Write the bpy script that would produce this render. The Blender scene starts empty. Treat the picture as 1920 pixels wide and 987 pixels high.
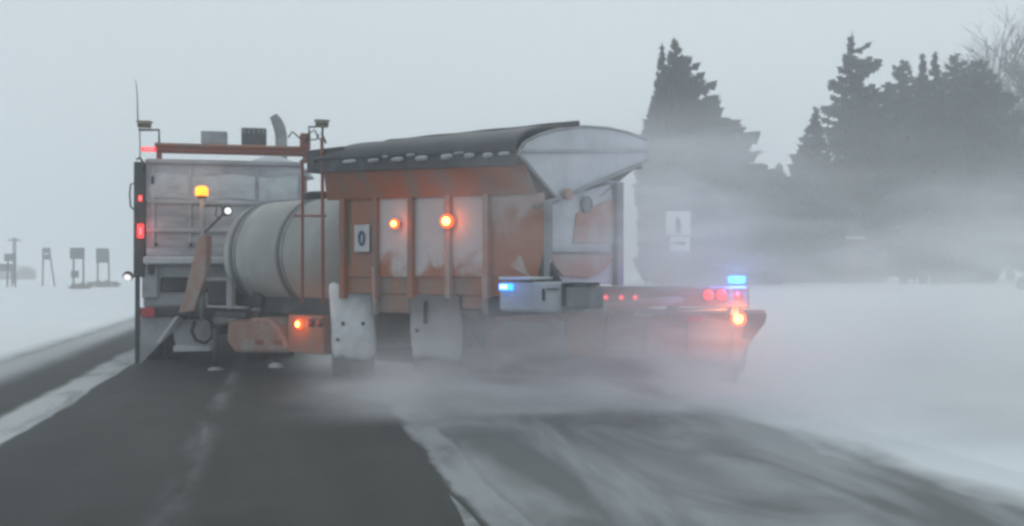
import bpy, bmesh, math, random
from mathutils import Vector, Matrix
R = math.radians
rnd = random.Random(7)

# ------------------------------------------------------------------ camera
A = R(12.75)                      # the road runs along +Y; the camera looks 12.75 deg to its right
CR = Vector((math.cos(A), -math.sin(A), 0)); CD = Vector((math.sin(A), math.cos(A), 0))
F = 1900.0; HZ = 508.0; EYE = 1.6
sc = bpy.context.scene
cam = bpy.data.cameras.new('camera'); co = bpy.data.objects.new('camera', cam)
sc.collection.objects.link(co); sc.camera = co
co.location = (0, 0, EYE)
co.rotation_euler = (R(90) + math.atan(14.5 / F), 0, -A)
cam.sensor_width = 36; cam.lens = 36 * F / 1920
cam.clip_start = 0.1; cam.clip_end = 3000
cam.dof.use_dof = True; cam.dof.focus_distance = 14.5; cam.dof.aperture_fstop = 2.0

# ------------------------------------------------------------------ world, sun, exposure
SUN_EL, SUN_ROT = R(52), R(20)
w = bpy.data.worlds.new('World'); sc.world = w; w.use_nodes = True
nt = w.node_tree; nt.nodes.clear()
out = nt.nodes.new('ShaderNodeOutputWorld'); bg = nt.nodes.new('ShaderNodeBackground')
sky = nt.nodes.new('ShaderNodeTexSky'); sky.sky_type = 'NISHITA'; sky.sun_disc = False
sky.sun_elevation = SUN_EL; sky.sun_rotation = SUN_ROT; sky.air_density = 1.0; sky.dust_density = 6.0; sky.ozone_density = 1.5
mx = nt.nodes.new('ShaderNodeMix'); mx.data_type = 'RGBA'; mx.inputs['Factor'].default_value = 0.93
mx.inputs[7].default_value = (6.85, 7.75, 8.2, 1)      # the even cloud deck in front of the clear sky
nt.links.new(sky.outputs[0], mx.inputs[6]); nt.links.new(mx.outputs[2], bg.inputs['Color'])
bg.inputs['Strength'].default_value = 0.1
nt.links.new(bg.outputs[0], out.inputs[0])
sd = bpy.data.lights.new('sun', 'SUN'); sd.energy = 0.5; sd.angle = R(40); sd.color = (1, .97, .93)
so = bpy.data.objects.new('sun', sd); sc.collection.objects.link(so)
so.rotation_euler = (R(90) - SUN_EL, 0, R(180) - SUN_ROT)
sc.view_settings.view_transform = 'Standard'; sc.view_settings.look = 'None'
sc.view_settings.exposure = 0.0; sc.view_settings.gamma = 1; sc.view_settings.use_curve_mapping = False
cy = sc.cycles
cy.use_denoising = True
try: cy.denoiser = 'OPENIMAGEDENOISE'
except Exception: pass
cy.max_bounces = 6; cy.diffuse_bounces = 2; cy.glossy_bounces = 2; cy.transmission_bounces = 2
cy.volume_bounces = 3; cy.transparent_max_bounces = 8
cy.volume_step_rate = 0.35; cy.volume_max_steps = 128
cy.filter_width = 2.9; cy.sample_clamp_indirect = 4
cy.use_adaptive_sampling = True; cy.adaptive_threshold = 0.02

# ------------------------------------------------------------------ small helpers
def link(o): sc.collection.objects.link(o); return o
def ray(px, py): return CR * ((px - 960) / F) + CD + Vector((0, 0, (HZ - py) / F))
def at(px, py, d): return Vector((0, 0, EYE)) + ray(px, py) * d
def hit(px, py, p, n):
    o = Vector((0, 0, EYE)); r = ray(px, py)
    return o + r * ((p - o).dot(n) / r.dot(n))
def tag(o, label=None, cat=None, group=None, kind=None):
    if label: o['label'] = label
    if cat: o['category'] = cat
    if group: o['group'] = group
    if kind: o['kind'] = kind
    return o
def empty(name, loc, rz=0):
    o = bpy.data.objects.new(name, None); link(o); o.location = loc; o.rotation_euler = (0, 0, rz); o.empty_display_size = .2
    return o
def basis(d):
    d = d.normalized(); u = Vector((0, 0, 1)) if abs(d.z) < .9 else Vector((1, 0, 0))
    a = d.cross(u).normalized(); return a, d.cross(a).normalized(), d

class MB:
    def __init__(s): s.v = []; s.f = []
    def add(s, vs, fs):
        n = len(s.v); s.v += [Vector(v) for v in vs]; s.f += [tuple(i + n for i in f) for f in fs]; return s
    def box(s, c, d, M=None):
        x, y, z = d[0] / 2, d[1] / 2, d[2] / 2
        vs = [Vector((i * x, j * y, k * z)) for k in (-1, 1) for j in (-1, 1) for i in (-1, 1)]
        if M: vs = [M @ v for v in vs]
        return s.add([v + Vector(c) for v in vs], [(0, 2, 3, 1), (4, 5, 7, 6), (0, 1, 5, 4), (2, 6, 7, 3), (0, 4, 6, 2), (1, 3, 7, 5)])
    def bounds(s, x0, x1, y0, y1, z0, z1):
        return s.box(((x0 + x1) / 2, (y0 + y1) / 2, (z0 + z1) / 2), (abs(x1 - x0), abs(y1 - y0), abs(z1 - z0)))
    def tube(s, pts, r, n=10):
        pts = [Vector(p) for p in pts]; rs = r if isinstance(r, (list, tuple)) else [r] * len(pts)
        vs = []; fs = []; a = None
        for i, p in enumerate(pts):
            d = (pts[min(i + 1, len(pts) - 1)] - pts[max(i - 1, 0)]).normalized()
            if a is None: a, b, _ = basis(d)
            else:
                a = (a - d * a.dot(d)).normalized(); b = d.cross(a)
            for k in range(n):
                t = 2 * math.pi * k / n; vs.append(p + (a * math.cos(t) + b * math.sin(t)) * rs[i])
        for i in range(len(pts) - 1):
            for k in range(n):
                fs.append((i * n + k, i * n + (k + 1) % n, (i + 1) * n + (k + 1) % n, (i + 1) * n + k))
        fs.append(tuple(range(n))[::-1]); fs.append(tuple((len(pts) - 1) * n + k for k in range(n)))
        return s.add(vs, fs)
    def lathe(s, c, ax, prof, n=28):          # prof: (along, radius)
        a, b, d = basis(Vector(ax)); c = Vector(c); vs = []; fs = []
        for h, r in prof:
            for k in range(n):
                t = 2 * math.pi * k / n; vs.append(c + d * h + (a * math.cos(t) + b * math.sin(t)) * max(r, 1e-4))
        for i in range(len(prof) - 1):
            for k in range(n):
                fs.append((i * n + k, i * n + (k + 1) % n, (i + 1) * n + (k + 1) % n, (i + 1) * n + k))
        fs.append(tuple(range(n))[::-1]); fs.append(tuple((len(prof) - 1) * n + k for k in range(n)))
        return s.add(vs, fs)
    def prism(s, poly, off):                  # polygon of 3D points, pushed along a vector
        n = len(poly); off = Vector(off); p = [Vector(q) for q in poly]
        fs = [tuple(range(n))[::-1], tuple(range(n, 2 * n))] + [(i, (i + 1) % n, n + (i + 1) % n, n + i) for i in range(n)]
        return s.add(p + [q + off for q in p], fs)
    def grid(s, nu, nv, fn):
        vs = [fn(i / nu, j / nv) for j in range(nv + 1) for i in range(nu + 1)]
        return s.add(vs, [(j * (nu + 1) + i, j * (nu + 1) + i + 1, (j + 1) * (nu + 1) + i + 1, (j + 1) * (nu + 1) + i) for j in range(nv) for i in range(nu)])
    def build(s, name, mat, parent=None, bev=0, smooth=False, label=None, fix=True):
        me = bpy.data.meshes.new(name); me.from_pydata([tuple(v) for v in s.v], [], s.f)
        if fix:
            bm = bmesh.new(); bm.from_mesh(me); bmesh.ops.recalc_face_normals(bm, faces=bm.faces); bm.to_mesh(me); bm.free()
        me.materials.append(mat); o = bpy.data.objects.new(name, me); link(o)
        if parent: o.parent = parent
        if bev:
            m = o.modifiers.new('bevel', 'BEVEL'); m.width = bev; m.segments = 2; m.limit_method = 'ANGLE'
        if smooth:
            for p in me.polygons: p.use_smooth = True
        if label: o['label'] = label
        return o

# ------------------------------------------------------------------ materials
def N(nt, t, **k):
    n = nt.nodes.new('ShaderNode' + t)
    for a, b in k.items():
        if a.startswith('i_'): n.inputs[a[2:].replace('_', ' ')].default_value = b
        else: setattr(n, a, b)
    return n
def math_(nt, op, a, b=None, clamp=False):
    n = N(nt, 'Math', operation=op, use_clamp=clamp)
    for i, v in enumerate((a, b)):
        if v is None: continue
        if isinstance(v, (int, float)): n.inputs[i].default_value = v
        else: nt.links.new(v, n.inputs[i])
    return n.outputs[0]
def smooth_(nt, v, a, b):
    n = N(nt, 'MapRange', interpolation_type='SMOOTHSTEP'); nt.links.new(v, n.inputs[0])
    n.inputs[1].default_value = a; n.inputs[2].default_value = b; return n.outputs[0]
def noise_(nt, vec, scale, det=4, rough=.55, dist=0):
    n = N(nt, 'TexNoise'); n.inputs['Scale'].default_value = scale; n.inputs['Detail'].default_value = det
    n.inputs['Roughness'].default_value = rough; n.inputs['Distortion'].default_value = dist
    nt.links.new(vec, n.inputs['Vector']); return n.outputs[0]
SNOWC = (.72, .76, .80)
def mat(name, col, rough=.5, metal=0, over=None, amt=0.0, scale=1.5, soft=.12, var=.15, bump=.15, stretch=(1, 1, 1)):
    """painted surface with a second colour (snow, salt, dirt) crusted over part of it"""
    m = bpy.data.materials.new(name); m.use_nodes = True; nt = m.node_tree; b = nt.nodes['Principled BSDF']
    tc = N(nt, 'TexCoord'); mp = N(nt, 'Mapping'); mp.inputs['Scale'].default_value = stretch
    nt.links.new(tc.outputs['Object'], mp.inputs[0]); vec = mp.outputs[0]
    fine = noise_(nt, vec, 9, 5, .6)
    c = N(nt, 'Mix', data_type='RGBA'); c.inputs[6].default_value = (*[x * (1 - var) for x in col], 1); c.inputs[7].default_value = (*[min(1, x * (1 + var)) for x in col], 1)
    nt.links.new(fine, c.inputs[0]); colr = c.outputs[2]; rr = None
    if over is not None:
        big = noise_(nt, vec, scale, 6, .6, .3)
        t = .5 + (.5 - amt) * .55
        mask = smooth_(nt, big, t - soft, t + soft)
        c2 = N(nt, 'Mix', data_type='RGBA'); nt.links.new(mask, c2.inputs[0]); nt.links.new(colr, c2.inputs[6]); c2.inputs[7].default_value = (*over, 1)
        colr = c2.outputs[2]
        rm = N(nt, 'Mix'); nt.links.new(mask, rm.inputs[0]); rm.inputs[2].default_value = rough; rm.inputs[3].default_value = .85
        nt.links.new(rm.outputs[0], b.inputs['Roughness'])
    else: b.inputs['Roughness'].default_value = rough
    nt.links.new(colr, b.inputs['Base Color']); b.inputs['Metallic'].default_value = metal
    if bump:
        bp = N(nt, 'Bump'); bp.inputs['Strength'].default_value = bump; bp.inputs['Distance'].default_value = .05
        nt.links.new(fine, bp.inputs['Height']); nt.links.new(bp.outputs[0], b.inputs['Normal'])
    return m
def glow(name, col, s):
    m = bpy.data.materials.new(name); m.use_nodes = True; b = m.node_tree.nodes['Principled BSDF']
    b.inputs['Base Color'].default_value = (*col, 1); b.inputs['Emission Color'].default_value = (*col, 1)
    b.inputs['Emission Strength'].default_value = s; return m
ORG = (.33, .108, .045)
GREY = (.30, .31, .32)
M = dict(
    orange=mat('orange_paint', ORG, .45, 0, (.22, .165, .145), .45, 1.4, stretch=(2.2, 2.2, .6)),
    orange_snow=mat('snowed_orange_paint', (.32, .13, .08), .5, 0, (.42, .43, .44), .6, 1.1),
    orange_faint=mat('salted_orange_paint', (.40, .18, .12), .6, 0, (.44, .43, .42), .45, 1.4, .2),
    rust=mat('red_brown_paint', (.22, .055, .035), .5, 0, (.30, .22, .2), .2, 2),
    snow=mat('caked_snow', (.55, .58, .61), .9, 0, (.40, .42, .44), .35, 1.6, .2, bump=.5),
    snow_dirty=mat('dirty_caked_snow', (.42, .44, .46), .9, 0, (.26, .27, .28), .45, 1.8, .2, bump=.5),
    tail=mat('tailgate_salt', (.50, .52, .55), .7, 0, (.25, .26, .28), .5, 1.3, .2, bump=.3, stretch=(.6, 1, 2.2)),
    tank=mat('tank_polymer', (.40, .43, .425), .6, 0, (.28, .27, .25), .5, .9, .25, bump=.2),
    dark=mat('dark_steel', (.03, .034, .038), .6, 0, (.13, .14, .145), .25, 2.5),
    black=mat('black_rubber', (.018, .019, .021), .8, 0, (.08, .085, .09), .25, 3),
    fender=mat('snow_over_orange', (.30, .165, .125), .8, 0, (.30, .29, .28), .42, 3, .2, bump=.5),
    plate=mat('salted_white_plate', (.50, .52, .54), .6, 0, (.40, .40, .40), .4, 4),
    blade=mat('snow_streaked_orange', (.60, .27, .17), .7, 0, (.68, .66, .64), .5, 1.6, .25, bump=.4, stretch=(1, 1, 2.5)),
    fresh=mat('packed_white_snow', (.80, .82, .84), .9, 0, (.62, .65, .67), .35, 2.5, .25, bump=.6),
    steel=mat('grey_steel', (.20, .21, .22), .55, .2, (.36, .37, .38), .4, 2),
    galv=mat('pale_metal', (.50, .52, .53), .5, .2, (.62, .64, .66), .4, 3),
    tarp=mat('black_tarp', (.035, .04, .048), .55, 0, (.12, .13, .145), .35, .8, .2, bump=.4),
    band=mat('tank_band', (.12, .13, .13), .6),
    sign_back=mat('bare_aluminium', (.15, .165, .18), .5, .1),
    sign_white=mat('white_sign_sheeting', (.85, .86, .86), .5, var=.04, bump=0),
    sign_black=mat('black_sign_ink', (.03, .03, .03), .5, bump=0),
    sign_blue=mat('dark_blue_print', (.02, .06, .16), .5, bump=0),
    wood=mat('weathered_wood', (.14, .11, .09), .8, var=.3),
    lampglass=mat('lamp_yellow_housing', (.30, .27, .10), .4, 0, (.12, .12, .1), .4, 8),
    bark=mat('bark', (.06, .045, .035), .9, var=.3),
    leaf=mat('spruce_needles', (.030, .042, .036), .8, 0, (.055, .065, .06), .3, .8),
    leaf2=mat('blue_grey_needles', (.05, .065, .062), .8, 0, (.10, .12, .12), .35, .8),
    twig=mat('bare_twigs', (.10, .09, .085), .9),
    weed=mat('dry_weeds', (.34, .31, .29), .9),
    shedwall=mat('brown_boards', (.16, .10, .07), .8, var=.3),
    glass=mat('dark_glass', (.02, .025, .03), .1, bump=0),
    g_amber=glow('amber_lamp', (1, .32, .02), 2.6), g_hot=glow('amber_hot_lamp', (1, .45, .10), 7),
    g_orange=glow('orange_lamp', (1, .13, .03), 1.5), g_red=glow('red_lamp', (1, .05, .05), 1.1), g_redhot=glow('red_lamp_core', (1, .16, .18), 1.6),
    g_blue=glow('blue_lamp', (.03, .26, 1), 3.2), g_white=glow('white_lamp', (1, .97, .93), .85),
    refl=mat('red_reflector', (.45, .03, .05), .3, bump=0),
)
def bay_mat(name, z0, z1, amt):
    m = mat(name, ORG, .6); nt = m.node_tree; b = nt.nodes['Principled BSDF']; tc = nt.nodes['Texture Coordinate']
    sp = N(nt, 'SeparateXYZ'); nt.links.new(tc.outputs['Object'], sp.inputs[0]); n = noise_(nt, tc.outputs['Object'], 2.2, 5, .6, .5)
    h = math_(nt, 'ADD', sp.outputs[2], math_(nt, 'MULTIPLY', math_(nt, 'SUBTRACT', n, .5), 1.5))
    k = math_(nt, 'MULTIPLY', smooth_(nt, h, z0, z1), amt)
    old = b.inputs['Base Color'].links[0].from_socket; c = N(nt, 'Mix', data_type='RGBA'); nt.links.new(k, c.inputs[0]); nt.links.new(old, c.inputs[6]); c.inputs[7].default_value = (.52, .54, .56, 1)
    nt.links.new(c.outputs[2], b.inputs['Base Color']); return m
M['bay'] = bay_mat('snow_plastered_panel', 1.45, 1.85, .88); M['bay2'] = bay_mat('half_snowed_panel', 1.9, 2.7, .6)
def lamp_light(name, loc, col, e, parent, rad=.05):
    l = bpy.data.lights.new(name, 'POINT'); l.energy = e; l.color = col; l.shadow_soft_size = rad
    o = bpy.data.objects.new(name, l); link(o); o.parent = parent; o.location = loc; return o

# ------------------------------------------------------------------ ground
def ss(a, b, x):
    t = max(0, min(1, (x - a) / (b - a))); return t * t * (3 - 2 * t)
def terrain(x, y):
    h = -.02
    h += .32 * ss(-5.2, -11, x) + .22 * ss(-5.2, -8.5, x) * (.7 + .3 * math.sin(y * .11))
    h += .95 * ss(5.6, 13, x) + .12 * math.sin(x * .31 + y * .17) * ss(7, 12, x) + .05 * ss(5.2, 6.4, x) * (.6 + .4 * math.sin(y * .23 + 1))
    h += .25 * math.sin(x * .045 + 1) * math.sin(y * .05) * ss(30, 80, abs(x))
    return h
def axis(lo, hi, fine_lo, fine_hi, step, grow=1.25):
    a = []; x = fine_lo
    while x <= fine_hi: a.append(x); x += step
    s = step; x = fine_hi
    while x < hi: s *= grow; x += s; a.append(min(x, hi))
    s = step; x = fine_lo
    while x > lo: s *= grow; x -= s; a.insert(0, max(x, lo))
    return a
def ground_mat():
    m = bpy.data.materials.new('snow_field'); m.use_nodes = True; nt = m.node_tree; b = nt.nodes['Principled BSDF']
    g = N(nt, 'NewGeometry'); n1 = noise_(nt, g.outputs['Position'], .25, 6, .6); n2 = noise_(nt, g.outputs['Position'], 2.5, 4)
    r = N(nt, 'Mix', data_type='RGBA'); nt.links.new(n1, r.inputs[0]); r.inputs[6].default_value = (.68, .715, .735, 1); r.inputs[7].default_value = (.80, .83, .85, 1)
    nt.links.new(r.outputs[2], b.inputs['Base Color']); b.inputs['Roughness'].default_value = .9
    bp = N(nt, 'Bump'); bp.inputs['Strength'].default_value = .3; bp.inputs['Distance'].default_value = .1
    nt.links.new(n2, bp.inputs['Height']); nt.links.new(bp.outputs[0], b.inputs['Normal']); return m
xs = axis(-900, 900, -14, 18, .5); ys = axis(-40, 900, -4, 60, 1.0)
g = MB(); nx = len(xs)
g.add([(x, y, terrain(x, y)) for y in ys for x in xs], [(j * nx + i, j * nx + i + 1, (j + 1) * nx + i + 1, (j + 1) * nx + i) for j in range(len(ys) - 1) for i in range(nx - 1)])
o = g.build('snow_ground', ground_mat(), smooth=True); tag(o, 'snow covered fields either side of the road', kind='structure')

def road_mat():
    m = bpy.data.materials.new('winter_road'); m.use_nodes = True; nt = m.node_tree; b = nt.nodes['Principled BSDF']
    g = N(nt, 'NewGeometry'); sp = N(nt, 'SeparateXYZ'); nt.links.new(g.outputs['Position'], sp.inputs[0])
    X0, Y = sp.outputs[0], sp.outputs[1]
    mp = N(nt, 'Mapping'); mp.inputs['Scale'].default_value = (1, .28, 1); nt.links.new(g.outputs['Position'], mp.inputs[0])
    wob = noise_(nt, mp.outputs[0], .9, 5, .6)
    X = math_(nt, 'ADD', X0, math_(nt, 'MULTIPLY', math_(nt, 'SUBTRACT', wob, .5), .55))
    stre = noise_(nt, mp.outputs[0], 2.2, 6, .62, .4)
    # wind swept streaks across the right-hand lane
    mp2 = N(nt, 'Mapping'); mp2.inputs['Rotation'].default_value = (0, 0, R(-28)); mp2.inputs['Scale'].default_value = (1.1, .33, 1); nt.links.new(g.outputs['Position'], mp2.inputs[0])
    wind = noise_(nt, mp2.outputs[0], .95, 4, .5, .9)
    Xs = math_(nt, 'ADD', X0, math_(nt, 'MULTIPLY', math_(nt, 'SUBTRACT', stre, .5), .30))
    def band(a, b_, s1, s2, amt):
        return math_(nt, 'MULTIPLY', math_(nt, 'MULTIPLY', smooth_(nt, Xs, a - s1, a + s1), math_(nt, 'SUBTRACT', 1, smooth_(nt, Xs, b_ - s2, b_ + s2))), amt)
    tot = math_(nt, 'SUBTRACT', 1, smooth_(nt, math_(nt, 'ADD', X0, math_(nt, 'MULTIPLY', math_(nt, 'SUBTRACT', stre, .5), .5)), -5.3, -4.35))
    def addm(v):
        nonlocal tot; tot = math_(nt, 'MAXIMUM', tot, v)
    sv = smooth_(nt, stre, .25, .6)
    addm(band(-4.75, -4.0, .12, .35, .55))
    addm(math_(nt, 'MULTIPLY', band(-2.98, -2.50, .10, .035, .62), math_(nt, 'ADD', math_(nt, 'MULTIPLY', sv, .6), .4)))
    addm(math_(nt, 'MULTIPLY', band(-.80, -.64, .12, .10, .20), smooth_(nt, stre, .35, .75)))
    addm(math_(nt, 'MULTIPLY', band(1.24, 1.56, .04, .06, .40), math_(nt, 'ADD', math_(nt, 'MULTIPLY', sv, .55), .45)))
    dusty = math_(nt, 'MULTIPLY', smooth_(nt, Xs, 1.3, 1.6), math_(nt, 'ADD', math_(nt, 'MULTIPLY', smooth_(nt, wind, .38, .68), .26), .14))
    addm(dusty)
    # fresh dusting under the trailer, its edge running slantwise over the lane
    diag = math_(nt, 'ADD', X, math_(nt, 'MULTIPLY', math_(nt, 'SUBTRACT', Y, 11.9), .5))
    addm(math_(nt, 'MULTIPLY', math_(nt, 'MULTIPLY', smooth_(nt, diag, 1.25, 1.5), smooth_(nt, Y, 11.3, 12.2)), math_(nt, 'MULTIPLY', smooth_(nt, X0, .1, .8), math_(nt, 'ADD', math_(nt, 'MULTIPLY', wind, .5), .12))))
    addm(smooth_(nt, math_(nt, 'ADD', X, math_(nt, 'MULTIPLY', math_(nt, 'SUBTRACT', wind, .5), 1.2)), 4.55, 5.3))
    fine = noise_(nt, g.outputs['Position'], 40, 4, .7); mid = noise_(nt, g.outputs['Position'], 1.3, 5, .6)
    a1 = N(nt, 'Mix', data_type='RGBA'); nt.links.new(mid, a1.inputs[0]); a1.inputs[6].default_value = (.022, .026, .024, 1); a1.inputs[7].default_value = (.040, .045, .043, 1)
    mp3 = N(nt, 'Mapping'); mp3.inputs['Scale'].default_value = (1.5, .12, 1); nt.links.new(g.outputs['Position'], mp3.inputs[0]); wear = noise_(nt, mp3.outputs[0], 1.4, 4, .6)
    m3 = math_(nt, 'ADD', math_(nt, 'MULTIPLY', mid, .5), math_(nt, 'MULTIPLY', wear, .5)); nt.links.new(smooth_(nt, m3, .3, .7), a1.inputs[0])
    a2 = N(nt, 'Mix', data_type='RGBA', blend_type='OVERLAY'); a2.inputs[0].default_value = .5; nt.links.new(a1.outputs[2], a2.inputs[6]); nt.links.new(fine, a2.inputs[7])
    c = N(nt, 'Mix', data_type='RGBA'); nt.links.new(math_(nt, 'MINIMUM', tot, 1.0), c.inputs[0]); nt.links.new(a2.outputs[2], c.inputs[6]); c.inputs[7].default_value = (.66, .70, .72, 1)
    nt.links.new(c.outputs[2], b.inputs['Base Color']); b.inputs['Roughness'].default_value = .75; b.inputs['Specular IOR Level'].default_value = .3
    bp = N(nt, 'Bump'); bp.inputs['Strength'].default_value = .25; bp.inputs['Distance'].default_value = .02
    nt.links.new(fine, bp.inputs['Height']); nt.links.new(bp.outputs[0], b.inputs['Normal']); return m
o = MB().grid(8, 60, lambda u, v: (-5.3 + u * 11.0, -40 + v * 900, .002)).build('road', road_mat(), fix=False); tag(o, 'grey asphalt road partly covered by drifted snow', kind='structure')
# painted edge line, worn, visible only where the wind bared it
def line_mat():
    m = bpy.data.materials.new('worn_white_paint'); m.use_nodes = True; nt = m.node_tree; b = nt.nodes['Principled BSDF']
    g = N(nt, 'NewGeometry'); n = noise_(nt, g.outputs['Position'], 3, 6, .7); r = N(nt, 'Mix', data_type='RGBA')
    nt.links.new(smooth_(nt, n, .30, .75), r.inputs[0]); r.inputs[6].default_value = (.08, .09, .09, 1); r.inputs[7].default_value = (.30, .32, .32, 1)
    nt.links.new(r.outputs[2], b.inputs['Base Color']); b.inputs['Roughness'].default_value = .7; return m
o = MB().grid(2, 12, lambda u, v: (1.15 + (u - .5) * (.10 if v < .75 else .10 * (1 - v) * 4) + .02 * math.sin(v * 9), 3.2 + v * 4.0, .006)).build('lane_marking', line_mat(), fix=False); tag(o, 'worn white lane line on the asphalt', kind='structure')

# ------------------------------------------------------------------ plow truck
TY = 18.0
truck = empty('plow_truck', (-1.09, TY, 0))
tag(truck, 'orange snow plow truck seen from behind with a snow caked tailgate', 'truck')
def tk(px, py, yo=0.0):          # a spot on a plane of the truck facing back, in the truck's own frame
    p = hit(px, py, Vector((0, TY + yo, 0)), Vector((0, 1, 0))); return Vector((p.x + 1.09, yo, p.z))
def tbox(mb, x0, y0, x1, y1, yo, depth):
    a, b = tk(x0, y0, yo), tk(x1, y1, yo); return mb.bounds(a.x, b.x, yo, yo + depth, b.z, a.z)
# chassis, cab, wheels
MB().bounds(-.45, -.30, .3, 8.3, .75, 1.0).bounds(.30, .45, .3, 8.3, .75, 1.0).bounds(-.5, .5, .3, .45, .72, 1.02).build('chassis', M['dark'], truck, bev=.01)
p0, p1 = tk(270, 297, .1), tk(570, 480, .1)
body = MB()
body.prism([(p0.x, .16, p0.z), (p1.x, .16, p0.z), (p1.x, .16, p1.z - .05), (p1.x - .25, .16, 1.15), (p0.x + .25, .16, 1.15), (p0.x, .16, p1.z - .05)], (0, 4.4, 0))
body = body.build('dump_box', M['orange_snow'], truck, bev=.03)
for k in range(6):
    for xa in (p0.x - .06, p1.x): MB().bounds(xa, xa + .06, .5 + k * .75, .6 + k * .75, 1.9, p0.z - .1).build('side_rib', M['orange_snow'], body, bev=.01)
# tailgate with pressed panels and ribs
tg = MB(); tbox(tg, 272, 298, 570, 480, 0.06, .09); tg = tg.build('tailgate', M['tail'], truck, bev=.02)
for y0, y1, dd in ((297, 312, .06), (374, 386, .05), (428, 438, .05), (465, 482, .08)):
    mb = MB(); tbox(mb, 274, y0, 568, y1, .06 - dd, dd + .001); mb.build('tailgate_rib', M['tail'], tg, bev=.02, smooth=False)
for x0 in (283, 352, 478):
    mb = MB(); tbox(mb, x0, 312, x0 + 7, 465, .025, .036); mb.build('tailgate_rib', M['tail'], tg, bev=.012)
MB().grid(40, 14, lambda u, v: (p0.x + .1 + u * (p1.x - p0.x - .2), .045 - .035 * math.sin(v * math.pi) * (.6 + .6 * math.sin(u * 9 + v * 4) * math.sin(u * 23 + 1)), tk(300, 372, 0).z + (v * .82 + .05 * math.sin(u * 14)) * .50)).build('snow_crust', M['snow'], tg, smooth=True, fix=False, label='snow crust plastered over the upper tailgate')
mb = MB(); a, b = tk(283, 330), tk(288, 345); mb.bounds(a.x, b.x, -.02, .03, b.z, a.z); mb.build('latch', M['dark'], tg)
for px, py in ((293, 459), (358, 459)):
    a = tk(px, py); MB().lathe(a, (0, -1, 0), [(0, .03), (.05, .03)], 12).build('latch', M['dark'], tg)
# snow heap showing above the tailgate
a = tk(510, 298); MB().lathe((a.x, .9, a.z - .25), (0, 0, 1), [(0, .75), (.18, .6), (.30, .38), (.40, .12), (.42, .01)], 24).build('salt_load', M['snow'], truck, smooth=True, label='heap of salt and snow rising over the tailgate')
# left rear pillar with lamps, grab handle
mb = MB(); tbox(mb, 250, 303, 271, 520, -.02, .2); pil = mb.build('corner_post', M['dark'], truck, bev=.02)
def lampbox(parent, name, gm, x0, y0, x1, y1, fn, off, depth=.05, bezel=True):
    a, b = fn(x0, y0), fn(x1, y1)
    return a, b
for (x0, y0, x1, y1) in ((259, 366, 266, 378), (257, 420, 269, 447)):
    mb = MB(); tbox(mb, x0, y0, x1, y1, -.05, .03); o = mb.build('tail_lamp', M['g_red'], truck, bev=.01)
    cx, cyy = (x0 + x1) / 2, (y0 + y1) / 2
    mb = MB(); tbox(mb, cx - 2, cyy - (y1 - y0) * .25, cx + 2, cyy + (y1 - y0) * .25, -.056, .006); mb.build('bulb', M['g_redhot'], o)
mb = MB(); tbox(mb, 264, 275, 292, 284, -.05, .08); o = mb.build('marker_lamp', M['g_red'], truck, bev=.01)
mb = MB(); tbox(mb, 268, 277, 288, 282, -.056, .006); mb.build('bulb', M['g_redhot'], o)
lamp_light('lamp_glow', tuple(tk(262, 433, -.15)), (1, .06, .05), 2.0, truck)
h = [tk(255, 343), tk(245, 346), tk(243, 365), tk(245, 388), tk(254, 396)]
MB().tube([(v.x, -.02, v.z) for v in h], .014, 8).build('grab_handle', M['dark'], truck, smooth=True)
h = [tk(256, 300), tk(262, 296), tk(269, 306), tk(271, 322)]
MB().tube([(v.x, -.04, v.z) for v in h], .02, 8).build('hose', M['black'], truck, smooth=True)
# orange cross bar over the box
a, b = tk(290, 268), tk(578, 292)
bar = MB().bounds(a.x, b.x, -.02, .22, b.z, a.z).build('light_bar', M['rust'], truck, bev=.03)
MB().tube([(a.x, -.045, a.z - .03), (b.x, -.045, a.z - .03)], .03, 8).build('conduit', M['orange'], bar, smooth=True)
for xx in (a.x + .06, b.x - .06): MB().bounds(xx - .04, xx + .04, .02, .14, p0.z - .02, b.z + .01).build('bar_post', M['rust'], bar)
# work lamps on stalks
def work_lamp(x0, y0, x1, y1, path, yo=0.0):
    mb = MB(); tbox(mb, x0, y0, x1, y1, -.05 + yo, .14); o = mb.build('work_lamp', M['lampglass'], truck, bev=.02)
    MB().tube([tk(x, y, yo) + Vector((0, .05, 0)) for x, y in path], .02, 8).build('bracket', M['dark'], o, smooth=False)
    mb = MB(); tbox(mb, x0 + 2, (y0 + y1) / 2, x1 - 2, y1 - 2, -.056 + yo, .006); mb.build('lens', M['dark'], o)
    mb = MB(); tbox(mb, x0 - 2, y0 + 1, x1 + 2, y0 + 4, -.07 + yo, .16); mb.build('visor', M['steel'], o)
work_lamp(256, 225, 282, 239, [(258, 243), (297, 243), (297, 270)])
work_lamp(591, 223, 616, 238, [(605, 238), (604, 252), (611, 268)], -.3)
MB().tube([tk(258, 232), tk(257, 200), tk(256, 170), tk(253, 150)], [.012, .010, .008, .006], 6).build('antenna', M['dark'], truck, smooth=True)
MB().tube([tk(262, 296), tk(262, 275), tk(261, 240)], .012, 6).build('antenna_mast', M['steel'], truck, smooth=True)
# clutter at the right end of the bar
for pth, r in (([(540, 258), (548, 247), (558, 256), (566, 262)], .014), ([(574, 268), (578, 250), (590, 244), (598, 262)], .014), ([(580, 262), (592, 262), (598, 252)], .012), ([(570, 268), (580, 248), (578, 238), (592, 238)], .018)):
    MB().tube([tk(x, y, -.1) for x, y in pth], r, 8).build('hose', M['dark'], truck, smooth=True)
mb = MB(); tbox(mb, 562, 249, 582, 280, -.1, .25); mb.build('valve_box', M['rust'], truck, bev=.03)
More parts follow.
